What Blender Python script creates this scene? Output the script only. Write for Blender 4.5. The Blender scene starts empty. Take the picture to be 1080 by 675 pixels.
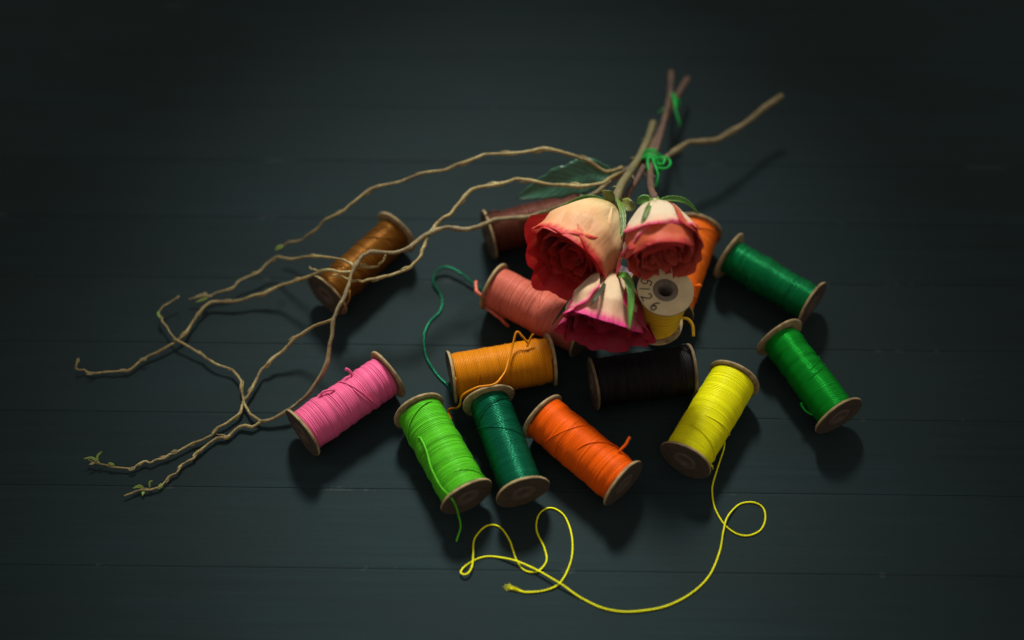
import bpy, math, random
import numpy as np
from mathutils import Vector, Matrix

random.seed(7)
rng = np.random.default_rng(11)
scn = bpy.context.scene
col = scn.collection

# ------------------------------------------------------------------ camera
TILT = math.radians(33.5)          # angle off straight down
DIST, FPX = 0.78, 1400.0           # distance to the table at the picture's middle, focal length in photo pixels
CAM = np.array([0.0, -DIST * math.sin(TILT), DIST * math.cos(TILT)])
RIGHT = np.array([1.0, 0, 0])
UP = np.array([0, math.cos(TILT), math.sin(TILT)])
TOW = np.array([0, -math.sin(TILT), math.cos(TILT)])
cd = bpy.data.cameras.new('camera')
cam = bpy.data.objects.new('camera', cd)
col.objects.link(cam)
cam.location = CAM
cam.rotation_euler = (TILT, 0, 0)
cd.sensor_width = 36
cd.lens = 36 * FPX / 1080
cd.clip_start, cd.clip_end = 0.01, 50
cd.dof.use_dof = True
cd.dof.focus_distance = 0.725
cd.dof.aperture_fstop = 2.1
scn.camera = cam

# ------------------------------------------------------------------ light: one soft window-like spot from behind, weak room light
w = bpy.data.worlds.new('World')
scn.world = w
w.use_nodes = True
w.node_tree.nodes['Background'].inputs[0].default_value = (1.0, 0.86, 0.80, 1)
w.node_tree.nodes['Background'].inputs[1].default_value = 0.37
sd = bpy.data.lights.new('window_light', 'SPOT')
sd.energy = 275
sd.color = (1.0, 0.98, 0.93)
sd.spot_size = math.radians(14.4)
sd.spot_blend = 1.0
sd.shadow_soft_size = 0.175
so = bpy.data.objects.new('window_light', sd)
col.objects.link(so)
so.location = (-0.05, 0.96, 1.02)
aim = Vector((-0.005, -0.075, 0.0)) - so.location
so.rotation_euler = aim.to_track_quat('-Z', 'Y').to_euler()

scn.view_settings.view_transform = 'Standard'
scn.view_settings.look = 'None'
scn.view_settings.exposure = 0
scn.view_settings.gamma = 1
scn.cycles.use_denoising = True


# ------------------------------------------------------------------ helpers
def P(px, py, z=0.0):
    """a point of the table world at height z, read off the photograph's 1080x675 pixels"""
    d = -TOW + (px - 540) / FPX * RIGHT - (py - 337.5) / FPX * UP
    return CAM + d * ((z - CAM[2]) / d[2])


def path(seq):
    return np.array([P(*s) for s in seq])


def catmull(pts, n=6):
    p = np.asarray(pts, float)
    p = np.vstack([2 * p[0] - p[1], p, 2 * p[-1] - p[-2]])
    out = []
    for i in range(1, len(p) - 2):
        t = np.linspace(0, 1, n, endpoint=False)[:, None]
        a, b, c, d = p[i - 1], p[i], p[i + 1], p[i + 2]
        out.append(0.5 * (2 * b + (c - a) * t + (2 * a - 5 * b + 4 * c - d) * t ** 2 + (3 * b - a - 3 * c + d) * t ** 3))
    out.append(p[-2][None])
    return np.vstack(out)


def unit(v):
    v = np.asarray(v, float)
    return v / np.maximum(np.linalg.norm(v, axis=-1, keepdims=True), 1e-12)


class MB:
    """collects shapes, links them as one mesh object"""
    def __init__(self):
        self.v, self.f, self.uv, self.mi = [], [], [], []
        self.n = 0

    def add(self, verts, faces, uvs=None, mi=0):
        verts = np.asarray(verts, float)
        self.v.append(verts)
        self.f += [tuple(i + self.n for i in f) for f in faces]
        self.uv.append(np.zeros((len(verts), 2)) if uvs is None else np.asarray(uvs, float))
        self.mi += [mi] * len(faces)
        self.n += len(verts)

    def sweep(self, pts, rad, ns=6, normals=None, mi=0):
        pts = np.asarray(pts, float)
        N = len(pts)
        rad = np.broadcast_to(np.asarray(rad, float), (N,))
        t = unit(np.gradient(pts, axis=0))
        if normals is None:
            nr = np.zeros((N, 3))
            a = np.array([0, 0, 1.0]) if abs(t[0][2]) < .9 else np.array([1.0, 0, 0])
            for i in range(N):
                a = a - t[i] * np.dot(a, t[i])
                a = a / (np.linalg.norm(a) + 1e-12)
                nr[i] = a
        else:
            nr = unit(normals - t * np.sum(normals * t, axis=1, keepdims=True))
        b = np.cross(t, nr)
        ang = np.linspace(0, 2 * math.pi, ns, endpoint=False)
        ring = pts[:, None] + rad[:, None, None] * (np.cos(ang)[None, :, None] * nr[:, None] + np.sin(ang)[None, :, None] * b[:, None])
        L = np.concatenate([[0], np.cumsum(np.linalg.norm(np.diff(pts, axis=0), axis=1))])
        uv = np.stack(np.broadcast_arrays(L[:, None], (ang / (2 * math.pi))[None]), -1).reshape(-1, 2)
        fs = []
        for i in range(N - 1):
            for j in range(ns):
                k = (j + 1) % ns
                fs.append((i * ns + j, i * ns + k, (i + 1) * ns + k, (i + 1) * ns + j))
        fs.append(tuple(range(ns - 1, -1, -1)))
        fs.append(tuple((N - 1) * ns + j for j in range(ns)))
        self.add(ring.reshape(-1, 3), fs, uv, mi)

    def lathe(self, prof, ns=48, mi=0, closed=True):
        """prof: (r, z) round local Z"""
        ang = np.linspace(0, 2 * math.pi, ns, endpoint=False)
        p = np.asarray(prof, float)
        m = len(p)
        v = np.stack([p[:, 0][:, None] * np.cos(ang), p[:, 0][:, None] * np.sin(ang), np.broadcast_to(p[:, 1][:, None], (m, ns))], -1)
        fs = []
        for i in range(m if closed else m - 1):
            i2 = (i + 1) % m
            for j in range(ns):
                k = (j + 1) % ns
                fs.append((i * ns + j, i * ns + k, i2 * ns + k, i2 * ns + j))
        self.add(v.reshape(-1, 3), fs, None, mi)

    def grid(self, pts, uv=None, mi=0):
        nu, nv = pts.shape[:2]
        fs = [(i * nv + j, (i + 1) * nv + j, (i + 1) * nv + j + 1, i * nv + j + 1) for i in range(nu - 1) for j in range(nv - 1)]
        self.add(pts.reshape(-1, 3), fs, None if uv is None else uv.reshape(-1, 2), mi)

    def build(self, name, mats, parent=None, world=False, smooth=True):
        me = bpy.data.meshes.new(name)
        v = np.vstack(self.v)
        if world and parent is not None:
            M = np.array(parent_matrix(parent).inverted())
            v = v @ M[:3, :3].T + M[:3, 3]
        me.from_pydata(v.tolist(), [], self.f)
        uv = np.vstack(self.uv)
        ul = me.uv_layers.new(name='UVMap')
        li = np.zeros(len(me.loops), dtype=np.int32)
        me.loops.foreach_get('vertex_index', li)
        ul.data.foreach_set('uv', uv[li].astype(np.float32).ravel())
        for m in (mats if isinstance(mats, (list, tuple)) else [mats]):
            me.materials.append(m)
        me.polygons.foreach_set('material_index', np.array(self.mi, dtype=np.int32))
        me.polygons.foreach_set('use_smooth', np.full(len(me.polygons), smooth))
        me.update()
        o = bpy.data.objects.new(name, me)
        col.objects.link(o)
        if parent is not None:
            o.parent = parent
        return o


def parent_matrix(o):
    M = o.matrix_basis.copy()
    while o.parent is not None:
        o = o.parent
        M = o.matrix_basis @ M
    return M


def thing(name, label, cat, loc=(0, 0, 0), rot=None, group=None):
    o = bpy.data.objects.new(name, None)
    o.empty_display_size = 0.01
    col.objects.link(o)
    M = Matrix.Translation(Vector(loc))
    if rot is not None:
        M = M @ rot.to_4x4()
    o.matrix_basis = M
    o['label'] = label
    o['category'] = cat
    if group:
        o['group'] = group
    return o


# ------------------------------------------------------------------ materials
def nt(name):
    m = bpy.data.materials.new(name)
    m.use_nodes = True
    t = m.node_tree
    return m, t, t.nodes['Principled BSDF']


def N(t, kind, **kw):
    n = t.nodes.new(kind)
    for k, v in kw.items():
        if k in n.inputs:
            n.inputs[k].default_value = v
        else:
            setattr(n, k, v)
    return n


def ramp(t, fac, stops):
    r = t.nodes.new('ShaderNodeValToRGB')
    e = r.color_ramp.elements
    while len(e) < len(stops):
        e.new(0.5)
    for x, (p, c) in zip(e, stops):
        x.position = p
        x.color = (*c, 1) if len(c) == 3 else c
    t.links.new(fac, r.inputs[0])
    return r.outputs[0]


def mixc(t, fac, a, b, mode='MIX'):
    n = t.nodes.new('ShaderNodeMix')
    n.data_type = 'RGBA'
    n.blend_type = mode
    for s, i in ((fac, 0), (a, 6), (b, 7)):
        if isinstance(s, bpy.types.NodeSocket):
            t.links.new(s, n.inputs[i])
        elif i == 0:
            n.inputs[0].default_value = s
        else:
            n.inputs[i].default_value = (*s, 1)
    return n.outputs[2]


def math_(t, op, a, b=None, c=None):
    n = t.nodes.new('ShaderNodeMath')
    n.operation = op
    for i, s in enumerate((a, b, c)):
        if s is None:
            continue
        if isinstance(s, bpy.types.NodeSocket):
            t.links.new(s, n.inputs[i])
        else:
            n.inputs[i].default_value = s
    return n.outputs[0]


def bump(t, b, height, strength, dist):
    n = N(t, 'ShaderNodeBump', Strength=strength, Distance=dist)
    t.links.new(height, n.inputs['Height'])
    t.links.new(n.outputs[0], b.inputs['Normal'])


def noise(t, vec, scale, detail=3, rough=.55):
    n = N(t, 'ShaderNodeTexNoise', Scale=scale, Detail=detail, Roughness=rough)
    if vec is not None:
        t.links.new(vec, n.inputs['Vector'])
    return n.outputs['Fac']


def mapped(t, scale, src='Object'):
    c = t.nodes.new('ShaderNodeTexCoord')
    m = N(t, 'ShaderNodeMapping')
    m.inputs['Scale'].default_value = scale
    t.links.new(c.outputs[src], m.inputs['Vector'])
    return m.outputs[0]


def thread_mat(name, c, rough=.42, sheen=.15, spec=.5, deep=.55, silk=0.0):
    """twisted cotton or silk: strand twist from the tube's own UV, tone drifting along the thread"""
    m, t, b = nt(name)
    c = np.array(c)
    uvn = t.nodes.new('ShaderNodeUVMap')
    sx = t.nodes.new('ShaderNodeSeparateXYZ')
    t.links.new(uvn.outputs[0], sx.inputs[0])
    tw = math_(t, 'MULTIPLY_ADD', sx.outputs[0], 3600.0, math_(t, 'MULTIPLY', sx.outputs[1], 2 * math.pi))
    tw = math_(t, 'MULTIPLY_ADD', math_(t, 'SINE', tw), .5, .5)
    ob = mapped(t, (1, 1, 1))
    n1 = noise(t, ob, 900, 2)
    n2 = noise(t, mapped(t, (60, 60, 500)), 1.0, 3)
    base = ramp(t, n2, [(.3, tuple(c * .84)), (.6, tuple(c)), (.8, tuple(np.minimum(c * 1.18 + .01, .95)))])
    base = mixc(t, math_(t, 'MULTIPLY', math_(t, 'SUBTRACT', 1.0, tw), .32), base, tuple(c * deep))
    t.links.new(base, b.inputs['Base Color'])
    b.inputs['Roughness'].default_value = rough
    b.inputs['Specular IOR Level'].default_value = spec
    b.inputs['Sheen Weight'].default_value = sheen
    b.inputs['Metallic'].default_value = silk
    b.inputs['Specular Tint'].default_value = (*(c / c.max() * .85 + .15), 1)
    b.inputs['Sheen Roughness'].default_value = .4
    b.inputs['Sheen Tint'].default_value = (*np.minimum(c * 1.5 + .05, 1), 1)
    h = math_(t, 'ADD', tw, n1)
    bump(t, b, h, .2, .00015)
    return m


def wood_mat(name, c1, c2, rough=.7, scale=220):
    m, t, b = nt(name)
    ob = mapped(t, (1, 1, 1))
    f = noise(t, ob, scale, 5, .65)
    f2 = noise(t, ob, scale * 5, 3)
    base = ramp(t, f, [(.25, c1), (.55, c2), (.8, tuple(min(1, x * 1.25) for x in c2))])
    base = mixc(t, math_(t, 'MULTIPLY', f2, .35), base, c1)
    t.links.new(base, b.inputs['Base Color'])
    b.inputs['Roughness'].default_value = rough
    b.inputs['Specular IOR Level'].default_value = .3
    bump(t, b, math_(t, 'ADD', f, f2), .35, .0004)
    return m


M_FLANGE = wood_mat('cardboard_flange', (.08, .055, .026), (.33, .245, .115), .75)
M_FACE = wood_mat('dark_flange_face', (.030, .023, .016), (.060, .045, .028), .8)
M_CORE = wood_mat('cardboard_tube', (.05, .037, .025), (.095, .072, .048), .8)
M_TUBE_GREY = wood_mat('grey_tube', (.10, .085, .06), (.17, .145, .105), .7)
M_FLANGE_SHADED = wood_mat('shaded_flange', (.05, .036, .018), (.15, .11, .055), .8)  # flange cardboard darkened: the deep shade round the black spool painted into its colour
M_PAPER = wood_mat('aged_paper', (.46, .38, .20), (.58, .49, .27), .8, 90)
mi_, ti_, bi_ = nt('black_ink')
bi_.inputs['Base Color'].default_value = (.012, .011, .012, 1)
bi_.inputs['Roughness'].default_value = .6
M_INK = mi_


def bark_mat(name, c1, c2, c3, sc=300):
    m, t, b = nt(name)
    ob = mapped(t, (1, 1, 1))
    f = noise(t, ob, 70, 4, .6)
    f2 = noise(t, ob, sc * 3, 5, .75)
    base = ramp(t, f, [(.3, c1), (.5, c2), (.72, c3)])
    base = mixc(t, ramp(t, f2, [(.42, (0, 0, 0)), (.68, (.85, .85, .85))]), base, tuple(x * .5 for x in c1))
    t.links.new(base, b.inputs['Base Color'])
    b.inputs['Roughness'].default_value = .5
    b.inputs['Specular IOR Level'].default_value = .45
    bump(t, b, f2, .8, .001)
    return m


M_BARK = bark_mat('willow_bark', (.15, .10, .035), (.38, .30, .10), (.62, .53, .23))
M_BARK_OLD = bark_mat('old_willow_bark', (.08, .055, .025), (.22, .17, .065), (.42, .35, .16))
M_STEM_GREEN = bark_mat('olive_stem', (.07, .06, .02), (.16, .145, .045), (.20, .155, .06))
M_STEM_RED = bark_mat('reddish_stem', (.06, .03, .018), (.13, .065, .036), (.17, .10, .05))


def leaf_mat(name, c1, c2, rough=.4, trans=.15):
    m, t, b = nt(name)
    uvn = t.nodes.new('ShaderNodeUVMap')
    sx = t.nodes.new('ShaderNodeSeparateXYZ')
    t.links.new(uvn.outputs[0], sx.inputs[0])
    f = noise(t, mapped(t, (1, 1, 1)), 160, 4)
    side = math_(t, 'ABSOLUTE', math_(t, 'SUBTRACT', sx.outputs[1], .5))
    vein = math_(t, 'SINE', math_(t, 'MULTIPLY', math_(t, 'SUBTRACT', sx.outputs[0], math_(t, 'MULTIPLY', side, .5)), 70.0))
    vein = math_(t, 'MULTIPLY_ADD', vein, .5, .5)
    vein = math_(t, 'POWER', vein, 6.0)
    mid = math_(t, 'LESS_THAN', side, .03)
    base = ramp(t, f, [(.3, c1), (.7, c2)])
    base = mixc(t, math_(t, 'MULTIPLY', math_(t, 'MAXIMUM', vein, mid), .35), base, tuple(min(1, x * 1.6) for x in c2))
    t.links.new(base, b.inputs['Base Color'])
    b.inputs['Roughness'].default_value = rough
    b.inputs['Subsurface Weight'].default_value = 0
    bump(t, b, math_(t, 'ADD', vein, f), .3, .0006)
    return m


M_LEAF = leaf_mat('dark_rose_leaf', (.014, .065, .038), (.03, .12, .065), .33)
M_SEPAL = leaf_mat('sepal_green', (.06, .11, .015), (.12, .20, .03), .45)
M_SEPAL_B = leaf_mat('bright_sepal_green', (.05, .17, .02), (.09, .28, .035), .4)
M_SEPAL_Y = leaf_mat('olive_sepal', (.13, .15, .03), (.22, .24, .06), .45)
M_SEPAL_D = leaf_mat('dark_sepal', (.015, .025, .01), (.03, .045, .015), .5)
M_BUD = leaf_mat('bud_green', (.14, .22, .03), (.24, .36, .06), .45)
M_BUD_DRY = leaf_mat('dry_bud', (.22, .19, .08), (.36, .32, .15), .55)


def petal_mats(key, base, body, blush, edge, inner, inner_edge, edge_w=.16, blush_from=.45):
    """outer face: pale body blushing to a stained margin; inner face: deep colour"""
    m, t, b = nt(f'rose_petal_{key}')
    uvn = t.nodes.new('ShaderNodeUVMap')
    sx = t.nodes.new('ShaderNodeSeparateXYZ')
    t.links.new(uvn.outputs[0], sx.inputs[0])
    u, v = sx.outputs[0], sx.outputs[1]
    # streaks run from the base of the petal to its lip
    st = N(t, 'ShaderNodeCombineXYZ')
    t.links.new(math_(t, 'MULTIPLY', u, 30.0), st.inputs[0])
    t.links.new(math_(t, 'MULTIPLY', v, 2.0), st.inputs[1])
    oi = t.nodes.new('ShaderNodeObjectInfo')
    t.links.new(math_(t, 'MULTIPLY', oi.outputs['Random'], 40.0), st.inputs[2])
    streak = noise(t, st.outputs[0], 1.0, 5, .6)
    blot = noise(t, mapped(t, (1, 1, 1)), 120, 4, .6)
    vein = noise(t, st.outputs[0], 4.0, 3, .6)
    top = math_(t, 'SUBTRACT', 1.0, v)
    sd_ = math_(t, 'MULTIPLY', math_(t, 'MINIMUM', u, math_(t, 'SUBTRACT', 1.0, u)), 1.5)
    sd_ = math_(t, 'ADD', sd_, math_(t, 'MULTIPLY', math_(t, 'MAXIMUM', math_(t, 'SUBTRACT', .75, v), 0.0), 1.6))
    d = math_(t, 'MINIMUM', top, sd_)
    d = math_(t, 'ADD', d, math_(t, 'MULTIPLY', math_(t, 'SUBTRACT', streak, .5), edge_w * 1.5))
    d = math_(t, 'ADD', d, math_(t, 'MULTIPLY', math_(t, 'SUBTRACT', blot, .5), edge_w * 1.1))
    vv = math_(t, 'ADD', v, math_(t, 'MULTIPLY', math_(t, 'SUBTRACT', streak, .5), .40))
    c = ramp(t, vv, [(0.02, base), (.22, body), (blush_from, body), (.95, blush)])
    c = mixc(t, ramp(t, d, [(edge_w * .15, (1, 1, 1)), (edge_w, (0, 0, 0))]), c, edge)
    c = mixc(t, ramp(t, vein, [(.5, (0, 0, 0)), (.75, (.35, .35, .35))]), c, tuple(x * .78 for x in blush))
    ci = ramp(t, vv, [(0.0, tuple(x * .6 for x in inner)), (.6, inner), (1.0, inner_edge)])
    ci = mixc(t, math_(t, 'MULTIPLY', blot, .4), ci, tuple(x * .6 for x in inner))
    geo = t.nodes.new('ShaderNodeNewGeometry')
    cc = mixc(t, geo.outputs['Backfacing'], c, ci)
    t.links.new(cc, b.inputs['Base Color'])
    b.inputs['Roughness'].default_value = .5
    b.inputs['Specular IOR Level'].default_value = .3
    b.inputs['Sheen Weight'].default_value = .08
    bump(t, b, math_(t, 'ADD', streak, math_(t, 'MULTIPLY', vein, .6)), .4, .0008)
    tr = t.nodes.new('ShaderNodeBsdfTranslucent')
    t.links.new(mixc(t, .7, c, ci), tr.inputs['Color'])
    mx = N(t, 'ShaderNodeMixShader')
    mx.inputs[0].default_value = .30
    t.links.new(b.outputs[0], mx.inputs[1])
    t.links.new(tr.outputs[0], mx.inputs[2])
    t.links.new(mx.outputs[0], t.nodes['Material Output'].inputs['Surface'])
    return m


# ------------------------------------------------------------------ table: dark painted boards
PLANK = 0.0462
GROOVE0 = -0.1569


def table():
    mb = MB()
    xs = np.array([-1.4, 1.4])
    prof = []
    k0, k1 = -22, 30
    for k in range(k0, k1):
        y0 = GROOVE0 + k * PLANK
        dz = rng.uniform(-.00005, .00005)
        g = .0003
        prof += [(y0 - .00008, -.0003), (y0 + .00008, -.0003), (y0 + g, -.00008 + dz), (y0 + g * 2.2, -.00003 + dz), (y0 + g * 4.5, dz),
                 (y0 + PLANK - g * 4.5, dz), (y0 + PLANK - g * 2.2, -.00003 + dz), (y0 + PLANK - g, -.00008 + dz)]
    prof = np.array(prof)
    a = math.radians(-.75)
    pts = np.zeros((2, len(prof), 3))
    for i, x in enumerate(xs):
        yy = prof[:, 0]
        pts[i, :, 0] = x * math.cos(a) - yy * math.sin(a)
        pts[i, :, 1] = x * math.sin(a) + yy * math.cos(a)
        pts[i, :, 2] = prof[:, 1]
    uv = np.stack(np.broadcast_arrays(xs[:, None], prof[:, 0][None]), -1)
    mb.grid(pts, uv)
    m, t, b = nt('dark_painted_boards')
    uvn = t.nodes.new('ShaderNodeUVMap')
    sx = t.nodes.new('ShaderNodeSeparateXYZ')
    t.links.new(uvn.outputs[0], sx.inputs[0])
    row = math_(t, 'FLOOR', math_(t, 'DIVIDE', math_(t, 'SUBTRACT', sx.outputs[1], GROOVE0), PLANK))
    fr = math_(t, 'FRACT', math_(t, 'DIVIDE', math_(t, 'SUBTRACT', sx.outputs[1], GROOVE0), PLANK))
    edge = math_(t, 'MINIMUM', fr, math_(t, 'SUBTRACT', 1.0, fr))
    cv = N(t, 'ShaderNodeCombineXYZ')
    t.links.new(math_(t, 'MULTIPLY', sx.outputs[0], 9.0), cv.inputs[0])
    t.links.new(math_(t, 'MULTIPLY', sx.outputs[1], 260.0), cv.inputs[1])
    t.links.new(math_(t, 'MULTIPLY', row, 3.7), cv.inputs[2])
    grain = noise(t, cv.outputs[0], 1.0, 6, .62)
    ob = mapped(t, (1, 1, 1))
    cloud = noise(t, mapped(t, (7, 16, 1)), 1.0, 6, .62)
    fine = noise(t, ob, 420, 4, .6)
    wn = N(t, 'ShaderNodeTexWhiteNoise', noise_dimensions='1D')
    t.links.new(row, wn.inputs['W'])
    c = ramp(t, grain, [(.25, (.0105, .0205, .0220)), (.55, (.0140, .0275, .0292)), (.8, (.0175, .0335, .0352))])
    c = mixc(t, ramp(t, cloud, [(.35, (0, 0, 0)), (.7, (.8, .8, .8))]), c, (.013, .0215, .0212))
    c = mixc(t, math_(t, 'MULTIPLY', wn.outputs[0], .22), c, (.020, .035, .034))
    # paint rubbed off here and there along the board edges, and a few pale scuffs
    wear = math_(t, 'MULTIPLY', math_(t, 'LESS_THAN', edge, .03), math_(t, 'GREATER_THAN', noise(t, ob, 28, 5, .7), .60))
    c = mixc(t, math_(t, 'MULTIPLY', wear, .14), c, (.10, .115, .11))
    cv2 = N(t, 'ShaderNodeCombineXYZ')
    t.links.new(math_(t, 'MULTIPLY', sx.outputs[0], 40.0), cv2.inputs[0])
    t.links.new(math_(t, 'MULTIPLY', sx.outputs[1], 170.0), cv2.inputs[1])
    sc = ramp(t, noise(t, cv2.outputs[0], 1.0, 3, .5), [(.745, (0, 0, 0)), (.79, (1, 1, 1))])
    c = mixc(t, math_(t, 'MULTIPLY', sc, .05), c, (.13, .14, .135))
    t.links.new(c, b.inputs['Base Color'])
    b.inputs['Specular IOR Level'].default_value = .05
    t.links.new(ramp(t, math_(t, 'MULTIPLY_ADD', fine, .4, math_(t, 'MULTIPLY', grain, .6)), [(.3, (.62,) * 3), (.7, (.82,) * 3)]), b.inputs['Roughness'])
    bump(t, b, math_(t, 'ADD', grain, math_(t, 'MULTIPLY', fine, .4)), .22, .0007)
    o = mb.build('tabletop', m, smooth=False)
    o['kind'] = 'structure'
    return o


table()

# ------------------------------------------------------------------ thread spools
SPOOLS = 'thread spools scattered on the dark boards'


def frame_of(p0, p1, toward=TOW):
    z = unit(p1 - p0)
    x = unit(toward - z * np.dot(toward, z))
    y = np.cross(z, x)
    return Matrix(np.stack([x, y, z], 1).tolist())


def smooth_noise(n, k, amp):
    r = rng.normal(size=max(4, n // k + 4))
    xi = np.linspace(0, len(r) - 1.001, n)
    i = xi.astype(int)
    f = xi - i
    f = f * f * (3 - 2 * f)
    return amp * (r[i] * (1 - f) + r[np.minimum(i + 1, len(r) - 1)] * f)


def spool(a, b, color, label, rb=.85, R=.015, za=None, zb=None, pitch=.00092, tr=.00063, crossings=2, tilt=.0006, loose=(), rough=.42,
          sheen=.04, lump=.00025, spec=.42, fth=.0017, face_mat=None, flange_mat=None, label_end=False, deep=.75, silk=0.0):
    """a, b: the flange centres on the photo; the axis runs from a to b"""
    p0 = P(*a, R if za is None else za)
    p1 = P(*b, R if zb is None else zb)
    L = np.linalg.norm(p1 - p0)
    rot = frame_of(p0, p1)
    base = p0.copy()
    t = thing('thread_spool', label, 'spool', base, rot, SPOOLS)
    mt = thread_mat('thread_' + label.split()[0] + '_' + label.split()[1], color, rough, sheen, spec, deep, silk)
    hole, tube = R * .27, R * .44
    fm, fc = flange_mat or M_FLANGE, face_mat or M_FACE
    # core tube with its hole
    mb = MB()
    mb.lathe([(hole, -.0003), (tube - .0004, -.0003), (tube, 0), (tube, L), (tube - .0004, L + .0003), (hole, L + .0003)], 40)
    ct = mb.build('core_tube', M_TUBE_GREY if label_end else M_CORE, t)
    for f in ct.data.polygons:
        f.use_smooth = abs(f.normal.z) < .5
    # two flanges, slightly dished and out of round
    for z0, s in ((0, 1), (L, -1)):
        mb = MB()
        bev = .0005
        pr = [(tube + .0001, 0), (R - bev, 0), (R - bev * .3, bev * .3 * s), (R, bev * s), (R, (fth - bev) * s), (R - bev, fth * s), (tube + .0001, fth * s)]
        pr = [(r, z0 + z) for r, z in pr]
        if s > 0:
            pr = pr[::-1]
        mb.lathe(pr, 56)
        fo = mb.build('flange', [fm, fc], t)
        v = fo.data.vertices
        ph = rng.uniform(0, 6)
        for q in v:
            an = math.atan2(q.co.y, q.co.x)
            rr = math.hypot(q.co.x, q.co.y) / R
            k = 1 + .008 * math.sin(2 * an + ph) * rr + .004 * math.sin(5 * an + ph * 2) * rr
            q.co.x *= k
            q.co.y *= k
            q.co.z += .00035 * math.sin(an * 2 + ph) * rr * rr
        for f in fo.data.polygons:
            flat = abs(f.normal.z) > .9
            f.use_smooth = not flat
            if flat and abs(f.center.z - z0) < .0007:
                f.material_index = 1
        if label_end and s < 0:
            flange_b = fo
    # the winding: one long real helix over a core of the same thread
    za_, zb_ = fth + tr * .7, L - fth - tr * .7
    rB = R * rb
    turns = (zb_ - za_) / pitch
    n = int(turns * 44)
    s = np.linspace(0, 1, n)
    jit = smooth_noise(n, 44, pitch * .05) * np.minimum(1, np.minimum(s, 1 - s) * 25)
    th = 2 * math.pi * turns * s
    shoulder = .0005 * (np.exp(-s * 26) + np.exp(-(1 - s) * 26))
    wavy = smooth_noise(n, 44 * 5, tilt * .6) * np.sin(th + smooth_noise(n, 44 * 9, 1.5)) * np.minimum(1, np.minimum(s, 1 - s) * 12)
    r = rB - tr - shoulder + smooth_noise(n, 44 * 4, lump * .7) + smooth_noise(n, 50, lump * .28)
    z = za_ + (zb_ - za_) * s + jit + wavy
    z = np.clip(z, za_, zb_)
    pts = np.stack([r * np.cos(th), r * np.sin(th), z], 1)
    nr = np.stack([np.cos(th), np.sin(th), np.zeros(n)], 1)
    mb = MB()
    mb.sweep(pts, tr * (1 + smooth_noise(n, 30, .07)), 6, nr)
    mb.lathe([(rB - tr * 1.7, za_), (rB - tr * 1.7, zb_), (tube, zb_), (tube, za_)][::-1], 40)
    for c in range(crossings):       # stray turns lying across the others
        m = 90
        z0 = rng.uniform(.12, .8) * L
        dz = rng.choice([-1, 1]) * rng.uniform(.10, .28) * L
        a0 = rng.uniform(-2.2, .6)
        span = rng.uniform(2.2, 4.2)
        q = np.linspace(0, 1, m)
        an = a0 + span * q
        zz = np.clip(z0 + dz * (q * q * (3 - 2 * q)), za_ + .001, zb_ - .001)
        rr = rB + tr * .25 - tr * 1.4 * (np.abs(q - .5) * 2) ** 6
        mb.sweep(np.stack([rr * np.cos(an), rr * np.sin(an), zz], 1), tr * .55, 6, np.stack([np.cos(an), np.sin(an), 0 * an], 1))
    mb.build('thread_winding', mt, t)
    for lo in loose:
        seq, rad = lo[0], lo[1]
        cs = catmull(path(seq), 10)
        k = len(cs)
        cs = cs + np.stack([smooth_noise(k, 8, .00012), smooth_noise(k, 8, .00012), np.zeros(k)], 1)
        mb = MB()
        mb.sweep(cs, rad * (1 + smooth_noise(k, 4, .05)), 8)
        if len(lo) > 2:              # frayed end: a few strands fan out
            e, d = cs[-1], unit(cs[-1] - cs[-4])
            for q in range(6):
                side = np.cross(d, [0, 0, 1])
                off = (q - 2.5) / 2.5
                ln = rng.uniform(.6, 1.0) * lo[2]
                st = np.array([e - d * .004 + side * off * .0003, e + side * off * .0006 + np.array([0, 0, .0004 * (q % 3)]),
                               e + d * ln * .6 + side * off * ln * .22 + np.array([0, 0, .0007 * (q % 2)]), e + d * ln + side * off * ln * .5])
                st[:, 2] = np.maximum(st[:, 2], rad * .4)
                mb.sweep(catmull(st, 4), np.linspace(rad * .5, rad * .28, 13), 5)
        mb.build('loose_thread', mt, t, world=True)
    return t, rot, L, (flange_b if label_end else None)


TH = .00046
spool((722, 486), (775, 398), (.80, .80, .006), 'lemon yellow spool with a long curly thread trailing across the boards', rb=.88, tilt=.0003, crossings=2, lump=.00012, loose=[
    ([(757, 450, .020), (763, 459, .013), (764, 470, .006), (758, 490, .0012), (752, 508, TH), (751, 520, TH), (754, 536, TH), (764, 553, TH), (777, 563, TH), (791, 564.6, TH), (803, 558, TH),
      (807, 545, TH), (804, 535, TH), (794, 530, TH), (780, 532, TH), (769, 543, .0019), (763, 559, .0022), (759, 581.5, TH), (748.5, 606, TH), (727, 627, TH), (699, 640, TH), (667.6, 645, TH),
      (639, 642, TH), (613, 631, TH), (590, 615, .0021), (568, 602, .0021), (544.5, 592, .002), (522, 587, TH), (503, 589.6, TH), (490, 597.5, TH), (486, 604, .0016), (493, 605, .0021), (498, 597, .0021), (499, 585, .002), (500.5, 568, TH),
      (513, 554.5, TH), (527, 556, TH), (537, 569, TH), (544.5, 590, TH), (554, 602, TH), (567, 602.5, .0008), (576, 592, TH), (574, 578, TH), (566, 558.6, TH), (569, 542, TH), (581, 536, TH), (595, 544, TH),
      (603, 564, TH), (602.5, 590, TH), (590, 615, .0008), (571, 623.5, TH), (555, 624.8, TH), (543, 621.5, TH)], TH, .0065),
    ([(742, 486, .012), (746, 489, .0135), (749, 490.5, .013)], TH, .003)])
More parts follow.
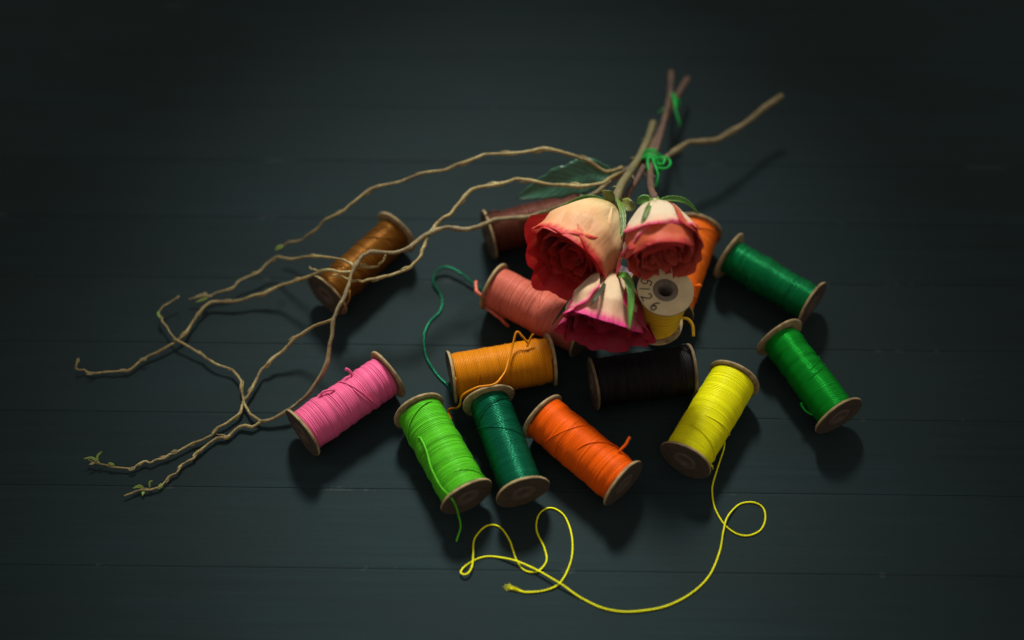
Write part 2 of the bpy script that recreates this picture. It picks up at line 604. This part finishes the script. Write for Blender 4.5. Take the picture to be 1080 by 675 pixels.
spool((493, 525), (441, 432), (.075, .43, .014), 'bright lime green spool with a loose thread hanging over its lower flange', rb=.87, tilt=.0005, crossings=2, loose=[
    ([(441, 461, .024), (444, 463, .0255), (449, 473, .0262), (454.7, 492, .0265), (464, 512, .026), (477, 527, .0232), (483, 540, .013), (485.5, 557, .004), (481, 571, .001)], .0005)])
spool((552, 520), (515, 421), (.001, .085, .040), 'dark teal spool beside the lime one, its thread curling up left', rb=.76, pitch=.0009, tr=.0006, tilt=.0002, rough=.36, spec=.7, silk=.45, sheen=.0, lump=.0001, crossings=2, loose=[
    ([(492, 425, .006), (484, 420, .003), (478, 414, TH), (469, 403.6, TH), (457.8, 391, TH), (449, 376, .001), (447, 356, .001), (452.7, 340.6, TH), (464, 328, TH), (466, 314, TH), (457.5, 298, .002),
      (460, 286, .003), (471.6, 281.4, .004), (485.5, 288, .004), (498, 298, .003), (508, 305, .002), (516, 310, .001)], .00072)])
spool((658, 511), (571, 438), (.72, .098, .002), 'vivid orange spool lying alone in front of the black one', rb=.87, tilt=.0007, crossings=2, loose=[
    ([(650, 479, .023), (653, 476, .026), (660, 468.5, .028), (664.5, 461, .029)], .00075)])
spool((318, 457), (410, 394), (.74, .125, .27), 'candy pink spool whose left flange touches the willow twig', rb=.80, R=.0152, tilt=.0006, crossings=2, lump=.0004, loose=[
    ([(372, 398, .024), (370, 393, .027), (366, 389.5, .029), (363.5, 389, .0295)], .0008), ([(336, 420, .025), (341, 413.5, .0275), (349, 411.5, .0277), (354, 412, .026)], .0007)])
spool((475, 398), (583, 379), (.50, .17, .003), 'mustard gold spool with a stray gold thread looped across it', rb=.88, tilt=.0004, crossings=2, loose=[
    ([(476, 443, .004), (473, 433, .005), (482, 430, .012), (485, 427, .022), (488, 417, .031), (503, 408.6, .0335), (521, 405.5, .033), (531, 395, .032), (537, 378, .0315), (541, 363, .033), (545, 350, .036), (551, 355, .034), (557, 362, .031)], .00062),
    ([(556, 366, .030), (559, 358, .032), (562, 352, .034)], .0006)])
spool((520, 302), (617, 353), (.50, .125, .082), 'salmon pink spool half covered by the rose lying lowest', rb=.86, tilt=.0003, crossings=2, loose=[
    ([(511, 312, .021), (505, 310, .022), (502, 304, .022), (502, 297, .021)], .0011),
    ([(510, 322, .010), (519, 329, .012), (528, 336, .009), (536, 344, .004)], .0010)])
spool((344, 312), (419, 244), (.17, .068, .007), 'golden brown spool lying under the twisted willow branch', rb=.74, pitch=.0009, tr=.0006, tilt=.0003, rough=.36, spec=.7, silk=.45, sheen=.0, loose=[
    ([(366, 300, .027), (369, 312, .027), (365, 322, .025), (361, 331, .021)], .0004)])
spool((514, 248), (614, 222), (.055, .015, .008), 'dark russet spool under the leaf, behind the largest rose', rb=.82, loose=[
    ([(513, 233, .027), (513, 226, .030), (520, 222.5, .032), (527, 223.5, .031)], .0005)])
spool((885, 440), (821, 355), (.002, .27, .018), 'emerald green spool at the far right with a short tail of thread', rb=.74, pitch=.0009, tr=.0006, tilt=.0003, rough=.36, spec=.7, silk=.45, sheen=.0, loose=[
    ([(876, 433, .016), (863, 437, .013), (852, 435, .012), (845.5, 428, .014), (845, 425, .015)], .0007)])
spool((857, 322), (768, 269), (.001, .165, .045), 'deep green spool at upper right above the emerald one', rb=.72, pitch=.0009, tr=.0006, tilt=.0005, rough=.36, spec=.7, silk=.45, sheen=.0, lump=.0005)
spool((705, 328), (736, 241), (.80, .165, .012), 'orange spool tucked behind the rose on the right', rb=.88, crossings=2, loose=[
    ([(733, 302, .022), (737, 301, .024), (739, 302, .023)], .0010)])
spool((624, 405), (730, 390), (.0045, .0042, .0045), 'black spool lying beneath the lowest rose', rb=.93, crossings=2, sheen=.0, spec=.15, rough=.6, flange_mat=M_FLANGE_SHADED, loose=[
    ([(716, 364, .029), (724, 364, .030), (728.5, 371, .029), (733.5, 382, .022), (732, 398, .010)], .0006)])
spool((592, 282), (664, 308), (.42, .36, .46), 'pale lavender spool mostly hidden beneath the largest rose', rb=.86, crossings=1)
t13, rot13, L13, fl13 = spool((692, 339), (702, 306), (.58, .36, .018), 'mustard spool standing under the right rose, paper end reading 5126', rb=.84, za=.036, zb=.074, crossings=1,
                              face_mat=M_PAPER, label_end=True, loose=[
    ([(697, 341, .05), (703, 341, .055), (712, 335.5, .056), (722, 335.5, .056), (730, 342, .055), (732, 355, .052)], .00085)])


def number_on_label():
    """5126 in handwriting round the rim of the paper end, tops towards the hole"""
    digits = {
        '5': [[(.8, 1), (.15, 1), (.1, .58), (.5, .65), (.85, .4), (.7, .08), (.3, 0), (0, .12)]],
        '1': [[(.5, 1), (.5, .5), (.5, 0)]],
        '2': [[(.05, .8), (.3, 1), (.7, .95), (.8, .68), (.5, .35), (.05, .02), (.45, .06), (.95, 0)]],
        '6': [[(.85, .98), (.4, .75), (.1, .3), (.3, .0), (.75, .05), (.85, .35), (.55, .5), (.2, .32)]],
    }
    mb = MB()
    R = .015
    Mi = np.array(rot13)                   # columns: local axes in the world
    to_cam_right = Mi.T @ RIGHT
    a_right = math.atan2(to_cam_right[1], to_cam_right[0])
    to_cam_up = Mi.T @ UP
    sgn = 1 if (to_cam_up[1] * math.cos(a_right) - to_cam_up[0] * math.sin(a_right)) > 0 else -1
    for ch, deg in (('5', 157), ('1', 178), ('2', 204), ('6', 237)):
        phi = math.radians(deg)
        rad = np.array([math.cos(phi), math.sin(phi)])
        up = -rad                              # tops towards the hole
        ri = np.array([up[1], -up[0]])
        c = rad * R * .745
        hgt, wid = R * .37, R * .23
        for st in digits[ch]:
            q = np.array([c + up * (y - .5) * hgt + ri * (x - .5) * wid for x, y in st])
            cs = catmull(np.c_[q, np.zeros(len(q))], 6)
            xy = cs[:, :2].copy()
            xy[:, 1] *= sgn
            ca, sa = math.cos(a_right), math.sin(a_right)
            cs[:, 0], cs[:, 1] = xy[:, 0] * ca - xy[:, 1] * sa, xy[:, 0] * sa + xy[:, 1] * ca
            cs[:, 2] = L13 + .0002
            mb.sweep(cs, .00031, 5)
    mb.build('handwritten_number', M_INK, fl13)


number_on_label()


# ------------------------------------------------------------------ leaves, sepals, buds: curved blades along a path
def blade(name, mat, seq, width, parent, cup=.25, thick=.0004, shape=None, n=8, nv=7, twist=0.0, side=None):
    cs = catmull(path(seq), n)
    k = len(cs)
    s = np.linspace(0, 1, k)
    wd = width * (np.sin(np.pi * np.clip(s, 0, 1) ** .75) ** .8 * .97 + .03) if shape is None else width * shape(s)
    t = unit(np.gradient(cs, axis=0))
    hint = TOW if side is None else np.asarray(side, float)
    sd_ = unit(np.cross(t, hint[None]))
    nm = np.cross(sd_, t)
    q = np.linspace(-1, 1, nv)
    tw = twist * s
    sd2 = sd_ * np.cos(tw)[:, None] + nm * np.sin(tw)[:, None]
    nm2 = nm * np.cos(tw)[:, None] - sd_ * np.sin(tw)[:, None]
    wob = smooth_noise(k, 3, .05)
    pts = cs[:, None] + sd2[:, None] * (q[None, :, None] * wd[:, None, None] * (1 + wob[:, None, None])) + nm2[:, None] * ((np.abs(q) ** 1.3)[None, :, None] * cup * wd[:, None, None])
    uv = np.stack(np.broadcast_arrays(s[:, None], ((q + 1) / 2)[None]), -1)
    mb = MB()
    mb.grid(pts, uv)
    o = mb.build(name, mat, parent, world=True)
    md = o.modifiers.new('thickness', 'SOLIDIFY')
    md.thickness = thick
    md.offset = 0
    return o


# ------------------------------------------------------------------ roses
def rose(label, mouth, zm, axis, R, L, mats, petals, sepals, stem_seq, stem_mat, stem_r, leaf=None, seed=1, alt=None):
    g = np.random.default_rng(seed)
    ax = unit(axis[0] * RIGHT + axis[1] * UP + axis[2] * TOW)
    mc = P(*mouth, zm)
    base = mc - ax * L
    rot = frame_of(base, mc)
    t = thing('rose', label, 'rose', base, rot, 'cut roses tied in a bunch')
    pm_main = petal_mats(*mats)
    pm_alt = petal_mats(*alt) if alt else pm_main

    def petal(az, wdeg, h, rf, flare=.0, roll=.0, pinch=.10, ruffle=.03, droop=0., corner=.16, lean=.06, z0=0., tip=0., skew=0., alt_mat=False):
        """az: middle of the petal (0 faces the viewer); h: its height in rose lengths; rf: its radius in rose radii"""
        nu, nv = 34, 26
        u = np.linspace(0, 1, nu)[:, None]
        v = np.linspace(0, 1, nv)[None, :]
        uc = 2 * u - 1
        ang = math.radians(az) + math.radians(wdeg) / 2 * uc * (.62 + .38 * np.sin(np.minimum(v * 1.15, 1) * math.pi / 2))
        top = h * (1 - corner * np.abs(uc) ** 3.2 + tip * (1 - np.abs(uc)) ** 2 + skew * uc)
        rk = np.array([g.normal() for _ in range(6)])
        ruf = sum(rk[i] * np.sin((i + 1.4) * 2.6 * uc + rk[(i + 2) % 6] * 3) / (1 + .5 * i) for i in range(6))
        sharp = sum(g.normal() * np.sin((9 + 5 * i) * uc + g.uniform(0, 6)) / (2 + i) for i in range(4))
        vt = np.clip((v - .55) / .45, 0, 1)
        zz = z0 + top * v + ruffle * .35 * ruf * vt ** 2 + ruffle * .22 * sharp * vt ** 4
        prof = (.20 + .80 * np.clip(v * h / .62, 0, 1) ** .55) if h > .4 else (.2 + .8 * np.clip(v * h / .62, 0, 1) ** .55)
        prof = prof * (1 - .06 * np.clip((v * h - .62) / .38, 0, 1))
        r = rf * prof
        r = r + flare * vt ** 2 * (1 + .35 * ruf * .4) + ruffle * ruf * vt ** 1.6 * .55 + ruffle * .5 * sharp * vt ** 3
        # lip rolls outwards and back down
        vr = np.clip((v - .80) / .20, 0, 1)
        rollm = roll * (1 + .25 * ruf)
        r = r + rollm * np.sin(vr * math.pi * .75)
        zz = zz - rollm * (1 - np.cos(vr * math.pi * .75)) * .9
        r = r + lean * (u - .5) * 2 * rf * (.3 + .7 * v)       # one side tucks under its neighbour
        r = r * (1 + .018 * np.sin(7 * uc + 9 * v + rk[0]) + .012 * np.sin(13 * uc - 5 * v + rk[1]))
        zz = zz - droop * vt ** 2
        pts = np.stack([R * r * np.cos(ang), R * r * np.sin(ang), L * zz + 0 * ang], -1)
        uv = np.stack(np.broadcast_arrays(u, v), -1)
        mb = MB()
        mb.grid(pts, uv)
        o = mb.build('petal', pm_alt if alt_mat else pm_main, t)
        return o

    for q in petals:
        petal(**q)
    # receptacle under the petals
    mb = MB()
    mb.lathe([(.0005, -.006), (.0020, -.006), (.0028, -.004), (.0034, -.0015), (.0040, .0012), (.0004, .0012)], 24, closed=False)
    mb.build('receptacle', M_SEPAL, t)
    for sp in sepals:
        blade('sepal', sp[2], sp[0], sp[1], t, **(sp[3] if len(sp) > 3 else {}))
    if stem_seq is not None:
        first = base - ax * .006
        cs = np.vstack([base[None], first[None], path(stem_seq)])
        cs = catmull(cs, 10)
        k = len(cs)
        s = np.linspace(0, 1, k)
        mb = MB()
        mb.sweep(cs, stem_r * (1.05 - .2 * s) * (1 + smooth_noise(k, 6, .05)), 12)
        for q in (.30, .47, .62, .80):
            i = int(q * k)
            d = unit(cs[min(k - 1, i + 2)] - cs[i - 2])
            side = unit(np.cross(d, TOW) * (1 if int(q * 100) % 2 else -1) + .3 * TOW)
            rr = stem_r
            mb.sweep(catmull([cs[i] + side * rr * .6, cs[i] + side * rr * 1.3 - d * rr * .2, cs[i] + side * rr * 1.9 - d * rr * .7], 4), np.linspace(rr * .55, rr * .05, 9), 6)
        mb.build('stem', stem_mat, t, world=True)
    if leaf:
        leaf(t)
    return t


def heart(n, r0, r1, h0, h1, seed, wid=190, ruffle=.03, step=137.5, flare=.02):
    """the spiral of inner petals, from outside in"""
    g = random.Random(seed)
    out = []
    for i in range(n):
        f = i / max(1, n - 1)
        out.append(dict(alt_mat=True, az=g.uniform(-12, 12) + step * i, wdeg=wid - 25 * f + g.uniform(-15, 15), h=h0 + (h1 - h0) * f + g.uniform(-.025, .025), rf=r0 + (r1 - r0) * f ** .9,
                        flare=flare * (1 - .4 * f), roll=.008, ruffle=ruffle * (1 - .4 * f), corner=g.uniform(.06, .2), lean=.13 - .04 * f))
    return out


# the largest rose, left, cream outside and crimson within
def big_leaf(t):
    blade('leaf', M_LEAF, [(646, 184, .046), (625, 184, .047), (600, 190, .045), (572, 199, .040), (545, 209, .036)], .0098, t, cup=.22, n=10, nv=11, thick=.0004)


R1 = [dict(az=-42, wdeg=135, h=1.05, rf=.98, flare=.05, roll=.035, ruffle=.030, corner=.20, lean=-.05),
      dict(az=52, wdeg=140, h=1.04, rf=.95, flare=.06, roll=.05, ruffle=.035, corner=.22, lean=.06),
      dict(az=158, wdeg=112, h=.99, rf=.98, flare=.32, roll=.0, ruffle=.055, corner=.34),
      dict(az=-118, wdeg=130, h=.98, rf=.95, flare=.26, roll=.03, ruffle=.06, corner=.14),
      dict(az=178, wdeg=130, h=1.0, rf=.96, flare=.30, roll=.0, ruffle=.07, corner=.12),
      dict(az=5, wdeg=170, h=1.05, rf=.93, flare=.03, roll=.03, ruffle=.04, corner=.08)]
R1 += heart(5, .80, .64, .97, .93, 3, 150, .07, 137, .03) + heart(9, .58, .12, .92, .84, 4, 180, .06)
rose('largest rose, cream outside with a wide crimson mouth, left of the bunch', (595, 278), .067, (-.55, -.66, .50), .0245, .047,
     ('crimson', (.38, .32, .06), (.80, .60, .29), (.78, .30, .13), (.62, .018, .024), (.34, .006, .009), (.58, .012, .016), .15, .3),
     R1,
     [([(648, 212, .066), (641, 206, .074), (635, 201, .078)], .0030, M_SEPAL_Y),
      ([(650, 209, .066), (656, 222, .074), (657, 240, .075), (651, 256, .074)], .0017, M_SEPAL, dict(cup=.5)),
      ([(652, 214, .056), (662, 217, .066), (671, 219, .064)], .0042, M_SEPAL_Y),
      ([(640, 212, .060), (622, 208, .060), (606, 212, .057), (590, 219, .053)], .0013, M_SEPAL_B, dict(cup=.5))],
     [(655, 196, .058), (665, 181, .050), (675, 165, .043), (684, 146, .034), (689, 130, .028)], M_STEM_GREEN, .0027, big_leaf, 5,
     ('crimson_inner', (.30, .10, .03), (.34, .016, .016), (.40, .012, .016), (.62, .03, .025), (.27, .005, .009), (.52, .03, .022), .12, .4))

R2 = [dict(az=-4, wdeg=158, h=.71, rf=1.0, flare=.05, roll=.03, ruffle=.05, corner=.20, lean=.0),
      dict(az=78, wdeg=120, h=.86, rf=.97, flare=.04, roll=.05, ruffle=.04, corner=.2),
      dict(az=-84, wdeg=120, h=.84, rf=.97, flare=.07, roll=.05, ruffle=.04, corner=.2, alt_mat=True),
      dict(az=150, wdeg=130, h=.95, rf=.97, flare=.10, roll=.0, ruffle=.06, corner=.14, alt_mat=True),
      dict(az=-140, wdeg=130, h=.96, rf=.97, flare=.10, roll=.0, ruffle=.06, corner=.14, alt_mat=True),
      dict(az=-178, wdeg=120, h=.97, rf=.93, flare=.08, roll=.0, ruffle=.05, corner=.12, alt_mat=True),
      dict(az=10, wdeg=170, h=.99, rf=.95, flare=.01, roll=.03, ruffle=.04, corner=.10, alt_mat=True)]
R2 += heart(4, .88, .74, .95, .92, 8, 155, .07) + heart(10, .68, .12, .93, .86, 9, 185, .07)
rose('right hand rose of the bunch, with a coral mouth and ragged pink lip', (701, 278.5), .092, (.08, -.87, .49), .0195, .037,
     ('coral', (.42, .38, .14), (.80, .68, .46), (.82, .44, .28), (.80, .035, .17), (.42, .03, .018), (.62, .11, .065), .19, .6),
     R2,
     [([(688, 213, .098), (684, 218, .107), (680, 227, .110), (676, 236, .109)], .0013, M_SEPAL, dict(cup=.5)),
      ([(694, 212, .098), (708, 209.5, .098), (724, 213, .096), (737, 226, .090)], .0016, M_SEPAL_B, dict(cup=.5)),
      ([(688, 214, .090), (679, 211, .090), (671, 214, .088)], .0030, M_SEPAL_B)],
     [(687, 200, .080), (686, 188, .062), (687, 176, .047), (697, 140, .036), (706, 104, .026), (708, 76, .020)], M_STEM_RED, .0021, None, 6,
     ('coral_inner', (.60, .25, .10), (.70, .17, .06), (.66, .10, .04), (.66, .05, .05), (.42, .03, .018), (.60, .10, .06), .12, .4))

R3 = [dict(az=4, wdeg=128, h=1.03, rf=1.0, flare=.10, roll=.02, ruffle=.055, corner=.12, lean=.03, tip=.05, skew=-.10),
      dict(az=74, wdeg=112, h=1.0, rf=1.03, flare=.12, roll=.05, ruffle=.06, corner=.24, lean=-.08, skew=.08),
      dict(az=-76, wdeg=125, h=1.0, rf=.96, flare=.26, roll=.03, ruffle=.07, corner=.18, alt_mat=True),
      dict(az=112, wdeg=120, h=1.0, rf=.96, flare=.22, roll=.03, ruffle=.07, corner=.18, alt_mat=True),
      dict(az=168, wdeg=125, h=1.0, rf=.96, flare=.18, roll=.02, ruffle=.07, corner=.14, alt_mat=True),
      dict(az=-140, wdeg=125, h=1.0, rf=.96, flare=.18, roll=.02, ruffle=.07, corner=.14, alt_mat=True)]
R3 += heart(4, .86, .70, .92, .86, 12, 150, .075) + heart(8, .62, .14, .82, .72, 13, 180, .06)
rose('lowest rose, cream with a magenta stained lip, above the black spool', (636, 354), .051, (-.17, -.90, .40), .0215, .037,
     ('magenta', (.50, .38, .08), (.78, .58, .34), (.76, .36, .24), (.76, .018, .22), (.26, .008, .022), (.46, .015, .05), .21, .55),
     R3,
     [([(649, 290, .064), (659, 291, .078), (665, 305, .082), (665, 328, .080), (663.5, 348, .077)], .0021, M_SEPAL_B, dict(cup=.5)),
      ([(641, 292, .064), (634, 306, .078), (627, 316, .081), (623, 323, .080)], .0010, M_SEPAL_D),
      ([(622, 305, .050), (606, 314, .050), (595, 325, .046), (582, 343, .040)], .0010, M_SEPAL_D, dict(cup=.5))],
     [(655, 240, .050), (661, 208, .047), (670, 192, .046), (679, 176, .043), (688, 156, .037), (698, 134, .030), (707, 114, .024), (715, 99.5, .020), (725, 83, .014)], M_STEM_RED, .0021, None, 7,
     ('magenta_inner', (.40, .20, .08), (.40, .05, .06), (.42, .02, .06), (.50, .012, .09), (.24, .006, .018), (.42, .012, .045), .14, .4))

# ------------------------------------------------------------------ the willow branch
wb = thing('willow_branch', 'bare twisted willow branch fanning out left from the bunch', 'branch', P(645, 184, .046))


def twig(name, seq, r0, r1, n=7, knob=.10):
    # the far twigs lie down on the boards
    low = lambda x, z: z if x > 350 else max(.0022, z * (.28 + .72 * max(0.0, (x - 270) / 80) ** 1.5))
    p = path([(x, y, low(x, z)) for x, y, z in seq])
    lin = np.vstack([p[i] + (p[i + 1] - p[i]) * np.linspace(0, 1, n, endpoint=False)[:, None] for i in range(len(p) - 1)] + [p[-1][None]])
    cs = .55 * catmull(p, n) + .45 * lin
    k = len(cs)
    s = np.linspace(0, 1, k)
    r0, r1 = r0 * (.86 if name == 'main_stem' else .78), r1 * .74
    cs = cs + np.stack([smooth_noise(k, 3, .00030), smooth_noise(k, 4, .00022), smooth_noise(k, 4, .00022)], 1) * np.minimum(1, np.minimum(s, 1 - s) * 10)[:, None]
    cs = np.vstack([cs])
    nodes = np.zeros(k)
    for i in range(3, len(seq) - 1, 2):       # swollen leaf nodes on the bends
        nodes += np.exp(-((np.arange(k) - i * n) / (n * .28)) ** 2)
    rad = (r0 + (r1 - r0) * s) * (1 + nodes * .32 + smooth_noise(k, 5, knob))
    mb = MB()
    mb.sweep(cs, rad, 10)
    for i in range(3, len(seq) - 2, 2):       # little bud scales along the twig
        if r0 < .0016:
            c = cs[i * n]
            d = unit(cs[min(k - 1, i * n + 3)] - c)
            side = unit(np.cross(d, TOW)) * (1 if (i // 2) % 2 else -1)
            rr = rad[i * n]
            mb.sweep(catmull([c, c + d * rr * 2.4 + side * rr * 1.1, c + d * rr * 5 + side * rr * 1.25], 4), np.linspace(rr * .8, rr * .2, 9), 6)
    return mb.build(name, M_BARK_OLD if name == 'main_stem' else M_BARK, wb, world=True)


twig('main_stem', [(825, 101, .026), (806.7, 113, .025), (790.7, 126.7, .025), (772, 138.7, .026), (756, 148, .027), (740, 149.5, .029), (726.7, 150, .031), (713, 158.7, .034), (700, 168, .038), (683, 174, .040), (665, 176, .042), (652, 184, .044),
                   (632, 202, .046), (613, 211, .046), (596, 217, .045), (579.6, 222, .044), (570, 224, .044), (551, 229.6, .042), (522.7, 231.5, .040), (508, 237, .040), (494, 242.2, .041), (480, 240.8, .042), (470, 240, .043),
                   (458, 244, .044), (443.6, 251.5, .045), (432, 261, .045), (415, 266.5, .044), (391.5, 265.7, .043), (382, 270, .043), (375, 280, .042), (370, 291, .041), (365.7, 308.8, .038), (356, 327.7, .036),
                   (351, 340, .034), (349, 358.6, .030), (345.5, 382, .024), (336, 399, .020), (324.7, 416, .017), (313, 426, .015), (302, 434, .0135), (285.5, 443, .011), (274, 444.6, .010)], .0019, .0013, 6, .10)
twig('twig', [(656, 177, .044), (647, 180, .047), (639, 181, .050), (622, 171, .054), (598.6, 162.5, .058), (575, 157, .060), (558, 159, .060), (539, 162.5, .059), (511, 163.5, .058), (494, 169.6, .056), (470, 179, .052), (446, 182.7, .050),
              (422, 191, .047), (391.5, 198.8, .042), (375, 211, .039), (360.6, 223, .036), (344, 231, .033), (333, 243, .030), (318, 253, .027), (305, 255.7, .025), (297, 260, .024)], .0014, .0008)
twig('twig', [(655, 182, .044), (646, 186, .048), (636.5, 193, .051), (613, 197, .054), (582, 194, .056), (558, 190, .055), (544, 189, .054), (527, 194.7, .053), (503, 197.4, .051), (490, 207, .049), (474.5, 225, .047), (460, 237, .045), (452, 247, .044)], .0013, .0012)
twig('twig', [(351, 337, .034), (344, 339.6, .033), (330, 344, .030), (313.5, 355, .026), (306, 363, .024), (287, 380, .020), (276, 390, .018), (267, 408, .014), (258, 421, .012), (253, 435.5, .011), (239, 446, .010), (228.5, 450.6, .010), (223, 459, .010),
              (205, 466.7, .010), (187, 475.7, .009), (174, 482, .009), (161, 486.6, .009), (151, 488, .008), (138, 494, .007), (117, 492, .008), (103, 488.7, .010), (93, 485, .012)], .0012, .0005)
twig('twig', [(371, 287, .041), (360, 287, .040), (342, 285, .037), (318, 294.5, .033), (297, 300.5, .029), (282.7, 307.6, .026), (263.7, 313, .022), (245, 318, .019), (223, 318.7, .017), (212, 326, .015), (206, 336, .014), (197, 350, .013), (186, 361, .012), (171, 368.7, .011),
              (149, 380.7, .009), (134, 391, .007), (115.6, 392, .007), (97, 393.7, .008), (88, 390, .010), (80, 389.5, .012), (81.5, 381, .020)], .0013, .0006)
twig('twig', [(373, 281, .042), (368, 276.5, .042), (356, 272.5, .041), (332.5, 269.6, .037), (309, 272.7, .033), (292, 271.5, .030), (280, 279, .028), (273, 287.4, .026), (254, 295.7, .023), (245, 304, .021), (226.7, 309.4, .019), (220, 312.5, .018), (208, 314, .017), (199, 315.6, .016)], .0011, .0005)
twig('twig', [(342, 285, .037), (334, 285, .037), (330, 284, .038), (326.5, 281, .040)], .0009, .0005)
twig('twig', [(450, 250, .044), (448, 257, .043), (443.6, 270, .041), (432, 282, .039), (417.5, 289, .037), (401, 293, .036), (384, 296.5, .035), (372.5, 296.5, .036), (360, 292, .037), (351, 290, .037)], .0012, .0008)
twig('twig', [(407, 269, .043), (405, 274, .041), (398.6, 280, .038), (389, 282, .037), (379.6, 280, .039), (374, 276, .041)], .0010, .0009)
twig('twig', [(276, 445, .010), (265, 437, .011), (258, 425, .012), (255, 410, .014), (253.5, 401, .014), (245, 391, .014), (226.7, 384, .015), (213.7, 374, .016), (200.7, 366, .017), (187.8, 360, .018), (180, 351, .018), (171, 339, .018), (168, 330, .019), (175, 321.5, .021), (187, 314, .024)], .0010, .0005)
twig('twig', [(276, 444, .010), (267, 450, .009), (252, 450, .009), (240, 461, .008), (228.5, 462, .008), (208, 477, .007), (202.6, 483.5, .006), (192, 490, .006), (187, 498, .005), (179, 503, .005), (169, 513, .004), (158.5, 516, .004), (145.6, 517, .004), (131, 523, .004)], .0012, .0005)

for seq, wd, mt in (
        ([(299, 259, .0245), (294, 261, .024), (290, 264, .023)], .0016, M_BUD),
        ([(106, 489, .010), (97, 483, .013), (88, 484, .014)], .0009, M_BUD), ([(103, 488, .010), (103, 481, .016), (108, 476, .020)], .0009, M_BUD), ([(100, 488, .010), (94, 490, .011)], .0008, M_BUD_DRY),
        ([(121, 491, .009), (114, 488, .012)], .0010, M_BUD), ([(143, 493, .008), (135, 496, .007)], .0012, M_BUD_DRY),
        ([(152, 516, .004), (147, 513, .008), (140, 515, .009)], .0012, M_BUD), ([(152, 517, .004), (150, 523, .004)], .0010, M_BUD), ([(158, 515, .005), (158, 509, .011), (161, 507, .013)], .0007, M_BUD),
        ([(172, 510, .005), (166, 516, .005)], .0014, M_BUD), ([(187, 475, .009), (180, 477, .010)], .001, M_BUD_DRY),
        ([(224, 313, .019), (213, 311, .021), (203, 315, .019)], .0009, M_BUD_DRY), ([(220, 314, .018), (206, 319, .017)], .0008, M_BUD), ([(218, 311, .019), (215, 308, .022)], .0008, M_BUD_DRY),
        ([(187, 314, .024), (189, 312, .026)], .0009, M_BUD_DRY), ([(170, 336, .018), (167, 331, .019), (168, 327, .021)], .0010, M_BUD), ([(82, 383, .018), (82.5, 377.5, .024)], .0014, M_BUD_DRY),
        ([(100, 393, .008), (91, 395, .009)], .0010, M_BUD_DRY), ([(155, 379, .010), (147, 379, .012)], .0011, M_BUD_DRY)):
    seq = [(x, y, max(.0016, z * .35)) if x < 290 else (x, y, z) for x, y, z in seq]
    blade('bud', mt, seq, wd * .72, wb, cup=.4, n=6, nv=5, thick=.0005)

# ------------------------------------------------------------------ green twine ties
M_TWINE = thread_mat('green_twine', (.012, .33, .05), .5, .1)


def tie(label, centre, axis, rad, loops, tails, z, tr=.00068):
    t = thing('twine_tie', label, 'twine', P(*centre, z), None, 'green twine ties round the stems')
    c = P(*centre, z)
    d = unit(P(*axis[1]) - P(*axis[0]))
    x = unit(TOW - d * np.dot(TOW, d))
    y = np.cross(d, x)
    s = np.linspace(0, 1, loops * 28)
    th = s * loops * 2 * math.pi
    off = (s - .5) * loops * tr * 2.1 + smooth_noise(len(s), 14, tr * .5)
    rr = rad[0] * (1 + smooth_noise(len(s), 16, .06))
    pts = c + x * (rr * np.cos(th))[:, None] + y * (rr * np.sin(th) * rad[1])[:, None] + d * off[:, None]
    mb = MB()
    mb.sweep(pts, tr, 8)
    mb.build('wrapping', M_TWINE, t, world=True)
    for q in tails:
        mb = MB()
        cs = catmull(path(q), 8)
        mb.sweep(cs, tr * (1 + smooth_noise(len(cs), 5, .06)), 8)
        mb.build('loose_end', M_TWINE, t, world=True)


tie('green twine wound and knotted round stems just above the roses', (687, 172), ((680, 190, .043), (694, 155, .038)), (.0058, 1.15), 6,
    [[(684, 166, .048), (683, 172, .052), (684, 179, .052), (685, 184, .051)], [(688, 167, .048), (691, 175, .053), (694, 184, .053), (693, 192, .051), (691, 197, .049)],
     [(692, 176, .050), (698, 178, .052), (705, 176, .050), (707, 171, .046), (703, 166, .044), (696, 166, .046)], [(690, 170, .05), (696, 166, .052), (701, 168, .053), (699, 173, .053), (693, 173, .052)]], .042)
tie('green twine knotted round the stem tips at the top', (710, 107), ((705, 118, .026), (715, 96, .021)), (.0034, 1.2), 3,
    [[(710, 101, .028), (711, 108, .031), (713, 118, .031), (716, 128, .029), (717, 133, .027)], [(709, 98, .028), (712, 106, .031), (714, 114, .030)],
     [(706, 110, .026), (699, 116, .025), (695, 119, .024)]], .024)
